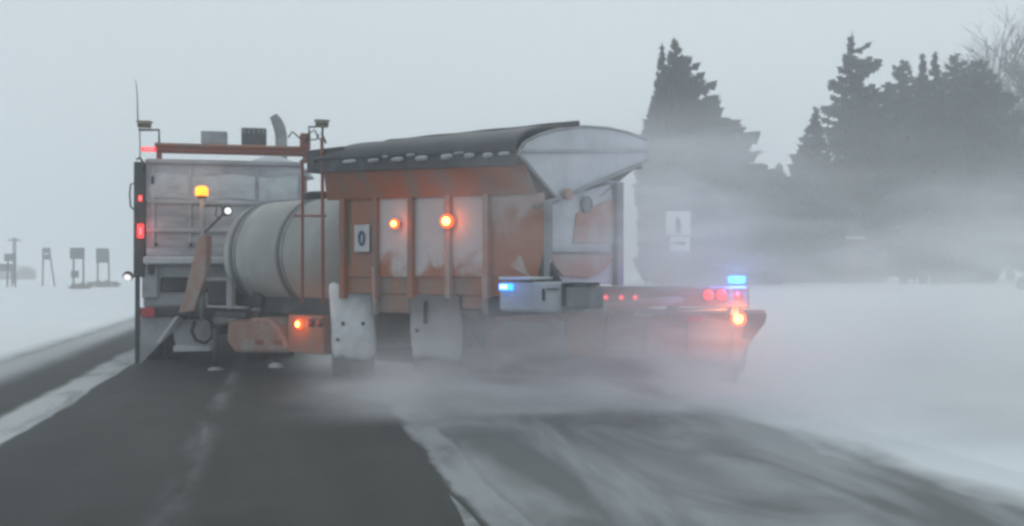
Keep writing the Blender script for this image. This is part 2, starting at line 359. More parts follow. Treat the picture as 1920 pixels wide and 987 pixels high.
# cab
cab = MB().prism([(-1.2, 5.0, 1.0), (-1.2, 5.0, 3.05), (-1.1, 5.15, 3.2), (-1.1, 6.3, 3.2), (-1.2, 6.9, 2.3), (-1.2, 7.0, 1.0)], (2.4, 0, 0)).build('cab', M['orange'], truck, bev=.06)
MB().prism([(-.95, 6.9, .95), (-.95, 6.9, 2.1), (-.9, 8.7, 1.85), (-.9, 8.8, .95)], (1.9, 0, 0)).build('hood', M['orange'], cab, bev=.06)
MB().bounds(-1.22, 1.22, 5.5, 6.3, 2.15, 2.85).build('side_window', M['glass'], cab, bev=.03)
MB().bounds(-.9, .9, 4.98, 5.02, 2.2, 2.8).build('rear_window', M['glass'], cab, bev=.01)
# boxes seen over the bar: beacon housing and air intake on the cab roof
def cbox(x0, y0, x1, y1, yo, dep, name, m):
    a, b = tk(x0, y0, yo), tk(x1, y1, yo); return MB().bounds(a.x, b.x, yo, yo + dep, b.z, a.z).build(name, M[m], truck, bev=.02)
o = cbox(376, 245, 425, 270, 5.6, .35, 'roof_box', 'steel'); o.parent = truck
o = cbox(452, 239, 499, 272, 4.75, .35, 'air_intake', 'dark')
for k in range(5):
    a, b = tk(456 + k * 9, 241, 4.75), tk(459 + k * 9, 250, 4.75); MB().bounds(a.x, b.x, 4.735, 4.752, b.z, a.z).build('louvre', M['steel'], o)
ex = [tk(527, 300, 4.7), tk(526, 262, 4.7), tk(523, 240, 4.7), tk(513, 218, 4.7)]
MB().tube([tk(527, 420, 4.7), tk(527, 280, 4.7), tk(527, 256, 4.7), tk(524, 240, 4.7), tk(519, 228, 4.7), tk(512, 217, 4.7)], [.13, .13, .13, .13, .12, .09], 14).build('exhaust_stack', M['steel'], truck, smooth=True)
# lower rear: ledge, recessed spreader, tail bar, flaps
mb = MB(); tbox(mb, 268, 481, 560, 496, -.12, .3); mb.build('rear_ledge', M['snow'], truck, bev=.03)
mb = MB(); tbox(mb, 268, 497, 560, 575, .12, .2); mb.build('spreader_housing', M['snow_dirty'], truck, bev=.05)
mb = MB(); tbox(mb, 300, 520, 400, 548, .06, .2); mb.build('spreader_opening', M['black'], truck, bev=.04)
mb = MB(); tbox(mb, 262, 577, 420, 592, -.08, .16); tb = mb.build('tail_bar', M['dark'], truck, bev=.015)
mb = MB(); tbox(mb, 265, 577, 290, 595, -.13, .05); mb.build('reflector', M['refl'], tb, bev=.01)
mb = MB(); tbox(mb, 266, 500, 296, 560, .02, .1); mb.build('corner_gusset', M['snow_dirty'], truck, bev=.03)
MB().tube([tk(283, 500), tk(283, 515)], .05, 10).build('hanger', M['dark'], truck)
def flap(pts, name, m, yo, th=.05):
    v = [tk(x, y, yo) for x, y in pts]; return MB().prism(v, (0, th, 0)).build(name, M[m], truck, bev=.015)
flap([(253, 520), (262, 520), (262, 676), (256, 684), (253, 676)], 'flap_edge', 'dark', -.02, .06)
flap([(262, 595), (345, 595), (325, 622), (264, 682), (262, 682)], 'mud_flap', 'snow_dirty', .0)
flap([(330, 592), (338, 592), (300, 645), (292, 645)], 'flap_brace', 'galv', -.06, .04)
flap([(320, 600), (400, 600), (400, 650), (330, 650)], 'skirt', 'snow_dirty', .10)
mb = MB(); tbox(mb, 325, 650, 396, 659, -.30, .32); mb.build('step_bar', M['galv'], truck, bev=.012)
hp = [tk(365, 603, -.2), tk(360, 622, -.25), tk(368, 638, -.3), tk(385, 644, -.35), tk(398, 632, -.3), tk(398, 606, -.25), tk(388, 596, -.1)]
MB().tube(hp, .03, 10).build('hydraulic_hose', M['black'], truck, smooth=True)
v = [tk(252, 519, -.05), tk(238, 519, -.05)]
o = MB().tube(v, .018, 8).build('lamp_arm', M['dark'], truck)
c = tk(240, 518, -.08); o = MB().lathe(c, (-.1, -.5, -.35), [(-.09, .03), (-.04, .075), (.02, .085)], 16).build('reversing_lamp', M['dark'], truck, smooth=True)
MB().lathe(c + Vector((-.004, -.02, -.02)), (-.1, -.5, -.35), [(0, .062), (.01, .062)], 16).build('lens', M['g_white'], o)
def wheel_mb(c, ax, rad, wd):
    t = MB().lathe(c, ax, [(-wd / 2, rad * .6), (-wd / 2, rad * .93), (-wd * .42, rad * .985), (-wd * .3, rad), (wd * .3, rad), (wd * .42, rad * .985), (wd / 2, rad * .93), (wd / 2, rad * .6)], 36)
    r = MB().lathe(c, ax, [(-wd * .45, rad * .58), (-wd * .2, rad * .5), (-wd * .2, rad * .2), (-wd * .42, rad * .16), (wd * .42, rad * .16), (wd * .2, rad * .2), (wd * .2, rad * .5), (wd * .45, rad * .58)], 24)
    return t, r
def wheel(root, c, ax, rad, wd):
    t, r = wheel_mb(c, ax, rad, wd); t = t.build('wheel', M['black'], root, smooth=True); r.build('rim', M['steel'], t, smooth=True)
for yy in (1.35, 2.75):
    for xx in (-1.16, -.84, .84, 1.16): wheel(truck, (xx, yy, .52), (1, 0, 0), .52, .28)
    MB().tube([(-1.1, yy, .52), (1.1, yy, .52)], .09, 12).build('axle', M['dark'], truck)
for xx in (-1.05, 1.05): wheel(truck, (xx, 7.6, .55), (1, 0, 0), .55, .34)
MB().prism([(-1.6, 9.3, .08), (1.7, 9.9, .08), (1.7, 10.05, .6), (1.7, 9.9, 1.15), (-1.6, 9.3, 1.15), (-1.6, 9.45, .6)], (0, .1, 0)).build('front_plow', M['orange_snow'], truck, bev=.02)

# ------------------------------------------------------------------ tow plow trailer, swung out to the right
TH = R(40)
P0 = CR * .093 + CD * 11.8
WD = (CR * math.sin(TH) + CD * math.cos(TH)); FD = (CR * -math.cos(TH) + CD * math.sin(TH))
trz = math.atan2(WD.y, WD.x)
tr = empty('tow_plow_trailer', (P0.x, P0.y, 0), trz)
tag(tr, 'orange tow plow trailer with liquid tank, covered hopper and long blade, coated in snow', 'plow trailer')
TM = Matrix.Translation((P0.x, P0.y, 0)) @ Matrix.Rotation(trz, 4, 'Z'); TI = TM.inverted()
def S(px, py, wo=0.0):            # a spot on the trailer's long side (local x = wo)
    return TI @ hit(px, py, TM @ Vector((wo, 0, 0)), WD)
def E(px, py, so=0.0):            # a spot on the trailer's rear end (local y = so)
    return TI @ hit(px, py, TM @ Vector((0, so, 0)), FD)
def sbox(mb, x0, y0, x1, y1, wo, dep):
    a, b = S(x0, y0, wo), S(x1, y1, wo); z = sorted((a.z, b.z)); return mb.bounds(wo, wo + dep, a.y, b.y, z[0], z[1])
def ebox(mb, x0, y0, x1, y1, so, dep):
    a, b = E(x0, y0, so), E(x1, y1, so); z = sorted((a.z, b.z)); return mb.bounds(a.x, b.x, so, so + dep, z[0], z[1])
W = 2.6
# hopper: top rim points
rl, fl = S(975, 290), S(604, 306)                  # rear-left and front-left of the rim
LH = fl.y
def rimz(y): return rl.z + (fl.z - rl.z) * y / LH
zb = S(700, 362, .35).z; inn = .38
def hp(u, v):                                       # upper sloped side sheet
    y = u * LH; return Vector((v * inn, y, rimz(y) - .02 + (zb - rimz(y)) * v))
hop = MB()
lo_r, lo_f = S(1022, 362, .30), S(612, 376, .30)
def quad(mb, a, b, c, d, off): return mb.prism([a, b, c, d], off)
quad(hop, (0, rl.y, rl.z), (0, fl.y, fl.z), (.30, lo_f.y, lo_f.z), (.30, rl.y + .02, lo_r.z), (.05, 0, 0))
quad(hop, (W, rl.y, rl.z + .1), (W, fl.y, fl.z + .05), (W - 1.0, lo_f.y, lo_f.z), (W - 1.0, rl.y + .02, lo_r.z), (-.05, 0, 0))
quad(hop, (0, fl.y - .05, fl.z), (W, fl.y - .05, fl.z), (W - 1.0, fl.y - .05, lo_f.z), (.3, fl.y - .05, lo_f.z), (0, .05, 0))
hopper = hop.build('hopper', M['orange'], tr, bev=.012)
# rim rail with snow clods along it
MB().prism([(-.04, rl.y, rl.z - .13), (-.04, fl.y + .05, fl.z - .13), (-.04, fl.y + .05, fl.z + .07), (-.04, rl.y, rl.z + .07)], (.07, 0, 0)).build('rim_rail', M['dark'], hopper, bev=.01)
clods = [(655, 303, 20, 7), (700, 301, 16, 7), (745, 299, 18, 8), (790, 297, 18, 9), (838, 294, 17, 9), (880, 292, 14, 9), (915, 291, 14, 8), (945, 288, 16, 6), (722, 294, 8, 5), (770, 291, 12, 5), (860, 287, 16, 4)]
for x, y, ww, hh in clods:
    p = S(x, y, -.06); p2 = S(x + ww, y, -.06); k = abs(p2.y - p.y)
    MB().lathe(Vector((-.06, p.y, p.z)), (0, 1, 0), [(-k * .62, .01), (-k * .5, .026 * hh / 8), (0, .032 * hh / 8), (k * .5, .028 * hh / 8), (k * .62, .01)], 10).build('snow_clod', M['snow_dirty'], hopper, smooth=True)
# tarp: bowed cover
def tp(u, v):
    y = .03 + u * (LH + .10); a = math.pi * v; x = W / 2 - (W / 2 + .03) * math.cos(a)
    zz = rimz(max(0, y)) + .03 + (.40 - .10 * u - .16 * ss(.86, 1.0, u)) * math.sin(a) ** .8 + .005 * math.sin(u * 23) * math.sin(a)
    if u < .05: zz += .0
    return Vector((x, y, zz))
tarp = MB().grid(60, 24, tp).build('tarp', M['tarp'], hopper, smooth=True, fix=False)
mo = tarp.modifiers.new('solid', 'SOLIDIFY'); mo.thickness = .03
MB().tube([tp(0, .40) + Vector((0, -.22, .03))] + [tp(u / 20, .40) + Vector((0, 0, .035)) for u in range(21)], .035, 10).build('tarp_roll', M['black'], hopper, smooth=True)
for uu in (.45,):
    MB().tube([tp(uu, v / 16) + Vector((0, 0, .012)) for v in range(17)], .02, 6).build('tarp_bow', M['tarp'], hopper, smooth=True)
# tarp front gather
MB().prism([tp(1, v / 12) for v in range(13)], (0, .03, -.02)).build('tarp_front', M['tarp'], hopper)
# rear end sheet of the hopper with its bowed top
so_ = -.03
arc = [E(x, y, so_) for x, y in ((975, 284), (985, 266), (1010, 253), (1045, 243), (1092, 237), (1140, 240), (1180, 249), (1212, 262), (1212, 288), (1200, 312), (1130, 342), (1060, 374), (1040, 368), (1005, 325))]
end = MB().prism(arc, (0, .05, 0)).build('end_sheet', M['snow'], hopper, bev=.012, label='snow plastered rear end sheet of the hopper')
MB().tube([E(x, y, so_ - .01) for x, y in ((975, 284), (985, 266), (1010, 253), (1045, 243), (1092, 237), (1140, 240), (1180, 249), (1212, 262))], .018, 8).build('end_hoop', M['steel'], end, smooth=True)
MB().tube([E(974, 284, -.05), E(1213, 284, -.05)], .022, 8).build('seam_rail', M['snow_dirty'], end, smooth=True)
MB().tube([E(972, 288, -.04), E(1045, 374, -.04)], .022, 8).build('edge_angle', M['steel'], end)
MB().tube([E(1045, 375, -.05), E(1140, 334, -.05), E(1215, 302, -.05)], .024, 8).build('edge_angle', M['steel'], end)
MB().tube([E(1048, 372, -.06), E(1000, 388, -.02)], .03, 8).build('pivot_arm', M['steel'], end)
a = E(1062, 365, -.08); MB().lathe(a, (0, -1, 0), [(0, .07), (.05, .07), (.06, .03)], 16).build('pivot', M['orange_faint'], end)
# lower body under the hopper, with ribs and snow packed bays
yb = S(640, 520, .38); zbot = 1.28
ylo0, ylo1 = S(1026, 450, .38).y, S(640, 450, .38).y
bodyl = MB().bounds(.38, W - .75, .16, ylo1, zbot, zb + .03).build('hopper_body', M['orange'], tr, bev=.02)
for x, m_, y0 in ((640, 'orange', 372), (701, 'orange', 366), (768, 'orange', 364), (838, 'orange_faint', 362), (910, 'orange_faint', 362), (1024, 'steel', 375)):
    mb = MB(); sbox(mb, x - 5, y0, x + 4, 560, .29, .09); mb.build('rib', M[m_], bodyl, bev=.01)
def slab(pts, wo, th, m, name, parent, fn=S, amp=.03, seed=0, nrm=None, wob=.35):
    """caked snow filling a bay: grid between 4 corners, bulging out and uneven at the edges"""
    q = random.Random(seed); ph = [q.uniform(0, 6) for _ in range(6)]
    a, b, c, d = [fn(x, y, wo) for x, y in pts]      # tl, tr, br, bl
    n = nrm or Vector((-1, 0, 0))
    def f(u, v):
        uu = u + .03 * wob * math.sin(v * 9 + ph[0]) * (1 if .1 < u else -1) * (1 - abs(2 * v - 1) * .3)
        vv = v + wob * (.05 * math.sin(u * 7 + ph[1]) + .03 * math.sin(u * 15 + ph[2])) * abs(2 * v - 1)
        p = a.lerp(b, uu).lerp(d.lerp(c, uu), vv)
        e = min(1, min(u, 1 - u, v, 1 - v) * 7) ** .5
        return p + n * (th * e + amp * e * math.sin(u * 5 + ph[3]) * math.sin(v * 7 + ph[4]) + .3 * amp * math.sin(u * 17 + v * 13 + ph[5]))
    front = MB().grid(18, 24, f)
    return front.build(name, M[m], parent, smooth=True, fix=False, label=None)
for i, (x0, x1) in enumerate(((645, 697), (706, 764), (773, 833), (843, 905), (915, 1019))):
    mb = MB(); sbox(mb, x0, 368, x1, 520, .355, .03); mb.build('side_panel', M['orange'] if i == 0 else M['bay2'] if i == 4 else M['bay'], bodyl, bev=.008, label=None if i in (0, 4) else 'side panel plastered with snow, orange below')
# sign plate with the dark blue ring on the front bay
mb = MB(); sbox(mb, 664, 422, 692, 472, .30, .02); pl = mb.build('notice_plate', M['plate'], bodyl, bev=.004)
c0 = S(678, 447, .292); mbr = MB()
rx, rz_ = abs(S(686, 447, .29).y - c0.y), abs(S(678, 464, .29).z - c0.z)
mbr.tube([Vector((.292, c0.y + rx * .55 * math.cos(t * math.pi / 12), c0.z + rz_ * .7 * math.sin(t * math.pi / 12))) for t in range(25)], .02, 6)
mbr.build('printed_ring', M['sign_blue'], pl, smooth=True)
mb = MB(); sbox(mb, 637, 378, 660, 500, .355, .03); mb.build('yellow_panel', mat('faded_yellow', (.26, .21, .08), .6, 0, (.28, .25, .2), .55, 2), bodyl, bev=.01)
# lower frame rail and orange drops
mb = MB(); sbox(mb, 600, 500, 1000, 545, .42, .2); mb.build('frame_rail', M['orange'], tr, bev=.02)
MB().bounds(1.55, 1.73, .9, 6.0, 1.03, 1.27).bounds(W - .45, W - .27, 2.6, 6.0, 1.03, 1.27).bounds(.45, 1.73, .72, .9, 1.03, 1.27).bounds(.45, W - .27, 5.6, 5.8, 1.03, 1.27).build('chassis', M['dark'], tr, bev=.02)
for pts in (([(955, 500), (975, 478), (992, 520)]), ([(1020, 470), (1052, 530), (1004, 530)])):
    MB().prism([S(x, y, .33) for x, y in pts], (.04, 0, 0)).build('gusset', M['dark' if pts[0][0] > 1000 else 'orange_faint'], tr, bev=.008)
# rear enclosure under the hopper
enc = MB()
ep = [E(x, y, .02) for x, y in ((1030, 385), (1060, 368), (1165, 338), (1165, 533), (1056, 533), (1032, 492))]
enc = MB().prism(ep, (0, .9, 0)).build('rear_enclosure', M['snow'], tr, bev=.02, label='snow covered rear enclosure with orange showing through')
MB().prism([E(x, y, .0) for x, y in ((1082, 400), (1150, 372), (1158, 455), (1075, 457))], (0, .03, 0)).build('worn_panel', M['orange_faint'], enc, bev=.01)
ap = [(1034, 476), (1150, 474)] + [(1150 - 58 + 58 * math.cos(t * math.pi / 20), 476 + 45 * math.sin(t * math.pi / 20)) for t in range(1, 11)] + [(1056, 518), (1040, 498)]
MB().prism([E(x, y, -.02) for x, y in ap], (0, .05, 0)).build('chute_guard', M['orange_faint'], enc, bev=.01)
mb = MB(); ebox(mb, 1034, 472, 1150, 476, -.04, .05); mb.build('guard_lip', M['steel'], enc)
a = E(1100, 384, -.01); MB().lathe(a, (0, -1, 0), [(0, .11), (.02, .11), (.025, .09), (.01, .08)], 20).build('port', M['steel'], enc, smooth=False)
mb = MB(); ebox(mb, 1158, 340, 1170, 536, -.06, .1); mb.build('rear_post', M['steel'], tr, bev=.012)
mb = MB(); ebox(mb, 1140, 338, 1172, 345, -.08, .14); mb.build('post_cap', M['snow_dirty'], tr, bev=.012)
# tank
tc_ = 1.08; TR_ = .86
tf, tbk = S(414, 480, tc_ - TR_ * .9).y, S(642, 480, tc_ - TR_).y
tz = EYE + (HZ - 476) / F * 15.2
prof = [(0, .02), (0.005, TR_ * .5), (.06, TR_ * .8), (.16, TR_ * .97), (.26, TR_)]
L_ = tf - tbk
prof = [(h, r) for h, r in prof] + [(L_ - h, r) for h, r in reversed(prof)]
tank = MB().lathe((tc_, tbk, tz), (0, 1, 0), prof, 64).build('liquid_tank', M['tank'], tr, smooth=True, label='pale liquid tank dusted with snow')
for px in (432, 520):
    y = S(px, 480, tc_ - TR_).y
    MB().lathe((tc_, y, tz), (0, 1, 0), [(-.035, TR_ + .002), (-.035, TR_ + .018), (.035, TR_ + .018), (.035, TR_ + .002)], 64).build('tank_strap', M['band'], tank, smooth=False)
    MB().lathe((tc_, y - .09, tz), (0, 1, 0), [(-.03, TR_ + .001), (-.03, TR_ + .012), (.03, TR_ + .012), (.03, TR_ + .001)], 64).build('tank_rim', M['steel'], tank, smooth=False)
MB().bounds(tc_ - .55, tc_ + .55, tbk + .1, tf - .1, tz - TR_ - .08, tz - TR_ + .25).build('tank_cradle', M['dark'], tr, bev=.05)
MB().lathe((tc_, (tbk + tf) / 2, tz + TR_ - .02), (0, 0, 1), [(0, .25), (.10, .25), (.13, .2)], 24).build('hatch', M['black'], tank)
# frame with dark opening at the tank's front
y_ = S(425, 540, .12).y
fr = MB(); sbox(fr, 386, 521, 434, 527, .10, .08); sbox(fr, 424, 521, 434, 580, .10, .08); sbox(fr, 386, 573, 460, 580, .10, .08); fr.build('front_frame', M['steel'], tr, bev=.01)
mb = MB(); sbox(mb, 388, 527, 424, 573, .2, .5); mb.build('battery_box', M['black'], tr, bev=.03)
mb = MB(); sbox(mb, 404, 582, 462, 598, .15, .3); mb.build('tool_tray', M['dark'], tr, bev=.02)
# beacon post with bracket, lamp, and the orange lift arm
PW = .35
post = MB().tube([S(380, 372, PW), S(380, 600, PW)], .045, 12).build('beacon_post', M['steel'], tr, smooth=True)
b0 = S(378, 358, PW)
bc = MB().lathe((PW, b0.y, b0.z - .08), (0, 0, 1), [(0, .10), (.12, .10), (.15, .07), (.16, .02)], 20).build('beacon', M['g_amber'], tr, smooth=True)
MB().lathe((PW, b0.y, b0.z - .14), (0, 0, 1), [(0, .06), (.055, .09)], 16).build('beacon_base', M['rust'], bc)
lamp_light('lamp_glow', (PW - .25, b0.y, b0.z), (1, .35, .05), 2.5, tr)
MB().tube([S(384, 386, PW), S(414, 386, PW), S(420, 398, PW)], .016, 8).tube([S(384, 436, PW), S(420, 400, PW)], .018, 8).tube([S(406, 388, PW), S(404, 404, PW), S(412, 412, PW)], .01, 6).build('bracket', M['dark'], post)
c = S(424, 396, PW); wl = MB().lathe(c, (-.2, -.9, .0), [(-.05, .03), (0, .085), (.06, .085)], 16).build('work_lamp', M['black'], tr, smooth=True)
MB().lathe(c + Vector((-.01, -.05, 0)), (-.2, -.9, .0), [(0, .055), (.025, .055)], 16).build('lens', M['g_white'], wl)
arm = MB().prism([S(x, y, PW - .10) for x, y in ((372, 443), (386, 440), (384, 520), (362, 584), (333, 588), (347, 545))], (.12, 0, 0)).build('lift_arm', M['fender'], tr, bev=.02)
# hitch and drawbar towards the truck
hb = TI @ Vector((-1.09, TY + .2, .85))
MB().tube([(.55, 5.7, .95), (hb.x, hb.y, .75)], .11, 8).tube([(1.85, 5.7, .95), (hb.x, hb.y, .75)], .11, 8).build('drawbar', M['orange_snow'], tr)
for px in (405, 520):
    a = S(px, 615, .35); b = S(px, 694 if px == 405 else 686, .35)
    j = MB().tube([a, Vector((.35, a.y, b.z + .05))], .05, 10).build('jack_leg', M['dark'], tr, smooth=True)
    MB().lathe((.35, a.y, b.z - .02), (0, 0, 1), [(0, .13), (.04, .12), (.07, .06)], 14).build('jack_foot', M['snow_dirty'], j)
# snow caked fender between tank and ladder
q = random.Random(4)
fen = MB().prism([S(x, y, .2) for x, y in ((426, 604), (446, 596), (500, 596), (518, 612), (538, 650), (536, 662), (440, 662), (424, 640))], (.5, 0, 0)).build('fender', M['fender'], tr, bev=.05, label='fender caked with dirty snow')
for x in (478, 512):
    mb = MB(); sbox(mb, x, 636, x + 16, 647, .192, .02); mb.build('reflector', M['rust'], fen, bev=.005)
# orange lamp box
mb = MB(); sbox(mb, 540, 590, 606, 666, .22, .3); lb = mb.build('lamp_box', M['orange'], tr, bev=.02)
def round_lamp(p, ax, r, m, parent, name='lamp', core=None, rim=True):
    ax = Vector(ax)
    if core == 'g_hot': r *= 1.25  # lens widened so its glowing orange-red edge stands in for the halo
    o = MB().lathe(p, ax, [(-.01, r), (.025, r * .95), (.04, r * .5)], 18).build(name, M[m], parent, smooth=True)
    if rim: MB().lathe(p, ax, [(-.015, r * 1.18), (.018, r * 1.18), (.018, r * 1.02), (-.015, r * 1.02)], 18).build('bezel', M['dark'], o)
    if core: MB().lathe(p, ax, [(.026, r * .66), (.052, r * .5), (.06, r * .2)], 12).build('bulb', M[core], o)
    return o
p = S(562, 608, .21); round_lamp(p, (-1, 0, 0), .06, 'g_orange', lb, 'turn_lamp', 'g_hot', rim=False)
lamp_light('lamp_glow', tuple(p + Vector((-.16, 0, 0))), (1, .22, .04), 3, tr)
for x in (583, 600):
    p = S(x, 606, .21); round_lamp(p, (-1, 0, 0), .05, 'refl', lb, 'reflector')
# ladder
for x in (567, 606):
    pth = [S(x - 2, 300, -.02), S(x, 330, -.02), S(x, 570, -.02)] if x == 567 else [S(603, 258, -.02), S(604, 300, -.02), S(606, 570, -.02)]
    if x == 567: lad = MB().tube(pth, .022, 8).tube([S(552, 405, -.02), S(610, 405, -.02)], .018, 8).build('ladder', M['rust'], tr)
    else: MB().tube(pth, .024, 8).build('ladder_rail', M['rust'], lad)
mb = MB(); sbox(mb, 574, 282, 640, 318, .0, .5); mb.build('front_bracket', M['dark'], tr, bev=.02)
# two amber strobes on the bays
for (x, y, r, e) in ((740, 420, .055, 1.6), (838, 415, .075, 2.6)):
    p = S(x, y, .27); o = round_lamp(p, (-.9, -.4, 0), r, 'g_orange', tr, 'strobe_lamp', 'g_hot', rim=False)
    lamp_light('lamp_glow', tuple(p + Vector((-.10, -.05, 0))), (1, .17, .04), e, tr)
    MB().tube([p + Vector((.02, 0, 0)), p + Vector((.11, 0, 0))], .03, 8).build('lamp_stem', M['dark'], o)
# trailer wheels turned to run along the road, with caked flaps behind them
RX = Vector((1, 0, 0)); RXl = (TI.to_3x3() @ RX).normalized(); RYl = (TI.to_3x3() @ Vector((0, 1, 0))).normalized()
def road_pt(px, d): p = at(px, HZ, d); return TI @ Vector((p.x, p.y, 0))
for px, d in ((662, 15.3), (817, 15.2)):
    c = road_pt(px, d)
    for s_ in (-.16, .16):
        wheel(tr, c + RXl * s_ + Vector((0, 0, .5)), RXl, .5, .27)
    MB().tube([c + RXl * -.4 + Vector((0, 0, .5)), c + RXl * .9 + Vector((0, 0, .5))], .07, 10).build('axle', M['dark'], tr)
def fl_pt(px, py, d):
    return TI @ at(px, py, d)
for k, (x0, x1, x2, x3, y0, y1, d, sd) in enumerate(((624, 694, 700, 630, 535, 668, 14.5, 3), (774, 856, 862, 778, 530, 668, 14.4, 9))):
    fn = lambda x, y, dd: TI @ at(x, y, dd)
    o = slab([(x0, y0), (x1, y0 + 2), (x2, y1), (x3, y1 - 1)], d, .05, 'fresh', 'wheel_flap', tr, fn, .014, sd, nrm=-RYl)
    mo = o.modifiers.new('solid', 'SOLIDIFY'); mo.thickness = .07; mo.offset = -1
    o['label'] = 'snow caked flap behind the trailer wheel'
    for (hx, hy) in (((643, 607), (681, 607), (633, 637)) if k == 0 else ((782, 620),)):
        MB().lathe(TI @ at(hx, hy, d - .13), -RYl, [(0, .03), (.03, .02)], 10).build('bolt', M['dark'], o)
a = TI @ at(798, 587, 14.26); MB().box(a, (.05, .09, .31), Matrix.Rotation(-trz - 0, 3, 'Z')).build('slot', M['black'], o, bev=.01)
# small hanging drops between flaps
for x, y0, y1 in ((702, 500, 590), (838, 470, 560), (908, 500, 590)):
    MB().tube([S(x, y0, .32), S(x + 2, y1, .32)], .035, 8).build('hanger', M['orange_faint'], tr, smooth=True)
MB().bounds(W - .35, W - .1, 2.5, 5.4, .12, .98).build('underbody_shade_block', M['dark'], tr, bev=.04)  # dark block added under the trailer to darken the gap between the flaps
for x0, x1, y1 in ((702, 768, 588), (866, 904, 580)):
    mb = MB(); sbox(mb, x0, 526, x1, y1, .40, .04); mb.build('lower_skirt', M['orange'], tr, bev=.01)

# rear deck boxes
mb = MB(); sbox(mb, 935, 528, 1052, 588, -.05, .5); db = mb.build('deck_box', M['snow_dirty'], tr, bev=.04, label='snow covered equipment box on the rear deck')
mb = MB(); sbox(mb, 934, 519, 996, 525, -.08, .5); mb.build('box_lid', M['galv'], db, bev=.01)
mb = MB(); sbox(mb, 1016, 542, 1020, 564, -.07, .03); mb.build('slot', M['black'], db)
mb = MB(); sbox(mb, 1024, 541, 1046, 544, -.07, .03); mb.build('latch', M['dark'], db)
mb = MB(); sbox(mb, 935, 532, 960, 545, -.09, .03); bl = mb.build('blue_strobe', M['g_blue'], tr, bev=.008)
a = S(944, 538, -.1); MB().box(a, (.01, .10, .05)).build('bulb', M['g_white'], bl)
lamp_light('lamp_glow', tuple(S(945, 538, -.30)), (.12, .25, 1), 1.2, tr)
mb = MB(); sbox(mb, 1056, 536, 1104, 580, -.03, .3); gb = mb.build('control_box', M['steel'], tr, bev=.03)
mb = MB(); sbox(mb, 1052, 532, 1058, 575, -.06, .2); sbox(mb, 1052, 530, 1106, 535, -.06, .2); mb.build('box_frame', M['dark'], gb, bev=.01)

# blade assembly: runs from under the trailer out to the right
BA = at(880, HZ, 15.4); BB = at(1432, HZ, 13.9); BA.z = BB.z = 0
bd = (BB - BA).normalized(); bn = Vector((-bd.y, bd.x, 0)); bn = bn if bn.dot(CD) > 0 else -bn    # bn points away from the camera
bdl, bnl = TI.to_3x3() @ bd, TI.to_3x3() @ bn; BAl = TI @ BA; BL = (BB - BA).length
def Bp(px, py, off=0.0):
    return TI @ hit(px, py, BA + bn * off, bn)
def bq(s, z, off): return BAl + bdl * s + bnl * off + Vector((0, 0, z))
ex_ = lambda s: 0.12 * max(0, (s - BL + .5)) / .5
mold = MB().grid(24, 12, lambda u, v: bq(u * BL - (1 - v) * .32 * ss(.8, 1, u), .36 + v * .64, -.14 + .30 * v - .05 * math.sin(v * math.pi))).build('moldboard', M['blade'], tr, smooth=True, fix=False, label='long faded orange moldboard dusted with snow')
mo = mold.modifiers.new('solid', 'SOLIDIFY'); mo.thickness = .03
MB().prism([bq(0, .06, -.08), bq(BL - .34, .06, -.08), bq(BL - .34, .37, -.08), bq(0, .37, -.08)], bnl * .04).build('cutting_edge', M['black'], mold, bev=.01)
MB().prism([bq(0, 1.0, -.02), bq(BL, 1.0, -.02), bq(BL, 1.06, -.02), bq(0, 1.06, -.02)], bnl * .18).build('top_flange', M['steel'], mold, bev=.01)
for k in range(7):
    s_ = .35 + k * (BL - .8) / 6
    MB().prism([bq(s_, .42, -.22), bq(s_, .98, .02), bq(s_, .98, .14), bq(s_, .42, -.10)], bdl * .04).build('blade_rib', M['orange_faint'], mold, bev=.008)
slab([(940, 602), (1058, 604), (1060, 672), (935, 668)], -.22, .03, 'snow', 'snow_cake', mold, Bp, .02, 5, nrm=-bnl)
# end wing
MB().prism([Bp(x, y, -.05) for x, y in ((1400, 588), (1434, 588), (1432, 606), (1398, 650), (1392, 700), (1372, 700))], bnl * .25).build('end_plate', M['dark'], mold, bev=.02)
# lamp beam above the blade
def bbox_(mb, x0, y0, x1, y1, off, dep):
    a, b, c, d = Bp(x0, y0, off), Bp(x1, y0, off), Bp(x1, y1, off), Bp(x0, y1, off); return mb.prism([a, b, c, d], bnl * dep)
mb = MB(); bbox_(mb, 1106, 541, 1402, 575, -.45, .16); beam = mb.build('lamp_beam', M['orange_faint'], tr, bev=.012, label='long beam carrying red lamps')
mb = MB(); bbox_(mb, 1106, 537, 1402, 543, -.47, .2); mb.build('beam_flange', M['snow_dirty'], beam, bev=.006)
for x in (1130, 1250, 1370):
    mb = MB(); bbox_(mb, x, 573, x + 16, 592, -.42, .35); mb.build('beam_mount', M['steel'], beam, bev=.006)
MB().tube([Bp(1190, 584, -.30), Bp(1404, 578, -.30)], .030, 10).build('pipe', M['galv'], tr, smooth=True)
mb = MB(); bbox_(mb, 1188, 578, 1222, 594, -.3, .1); mb.build('pipe_clamp', M['galv'], tr, bev=.01)
for x in (1136, 1165, 1191): round_lamp(Bp(x, 558, -.46), -bnl, .036, 'g_red', beam, 'marker_lamp', 'g_redhot', rim=False)
for x, r in ((1328, .078), (1353, .078), (1384, .05)): round_lamp(Bp(x, 553, -.46), -bnl, r, 'g_red', beam, 'tail_lamp', 'g_redhot' if r < .06 else None)
lamp_light('lamp_glow', tuple(Bp(1340, 553, -.75)), (1, .06, .08), 3, tr)
mb = MB(); bbox_(mb, 1364, 518, 1397, 533, -.4, .1); o = mb.build('blue_strobe', M['g_blue'], tr, bev=.015)
mb = MB(); bbox_(mb, 1362, 532, 1399, 538, -.42, .14); mb.build('strobe_base', M['dark'], o, bev=.006)
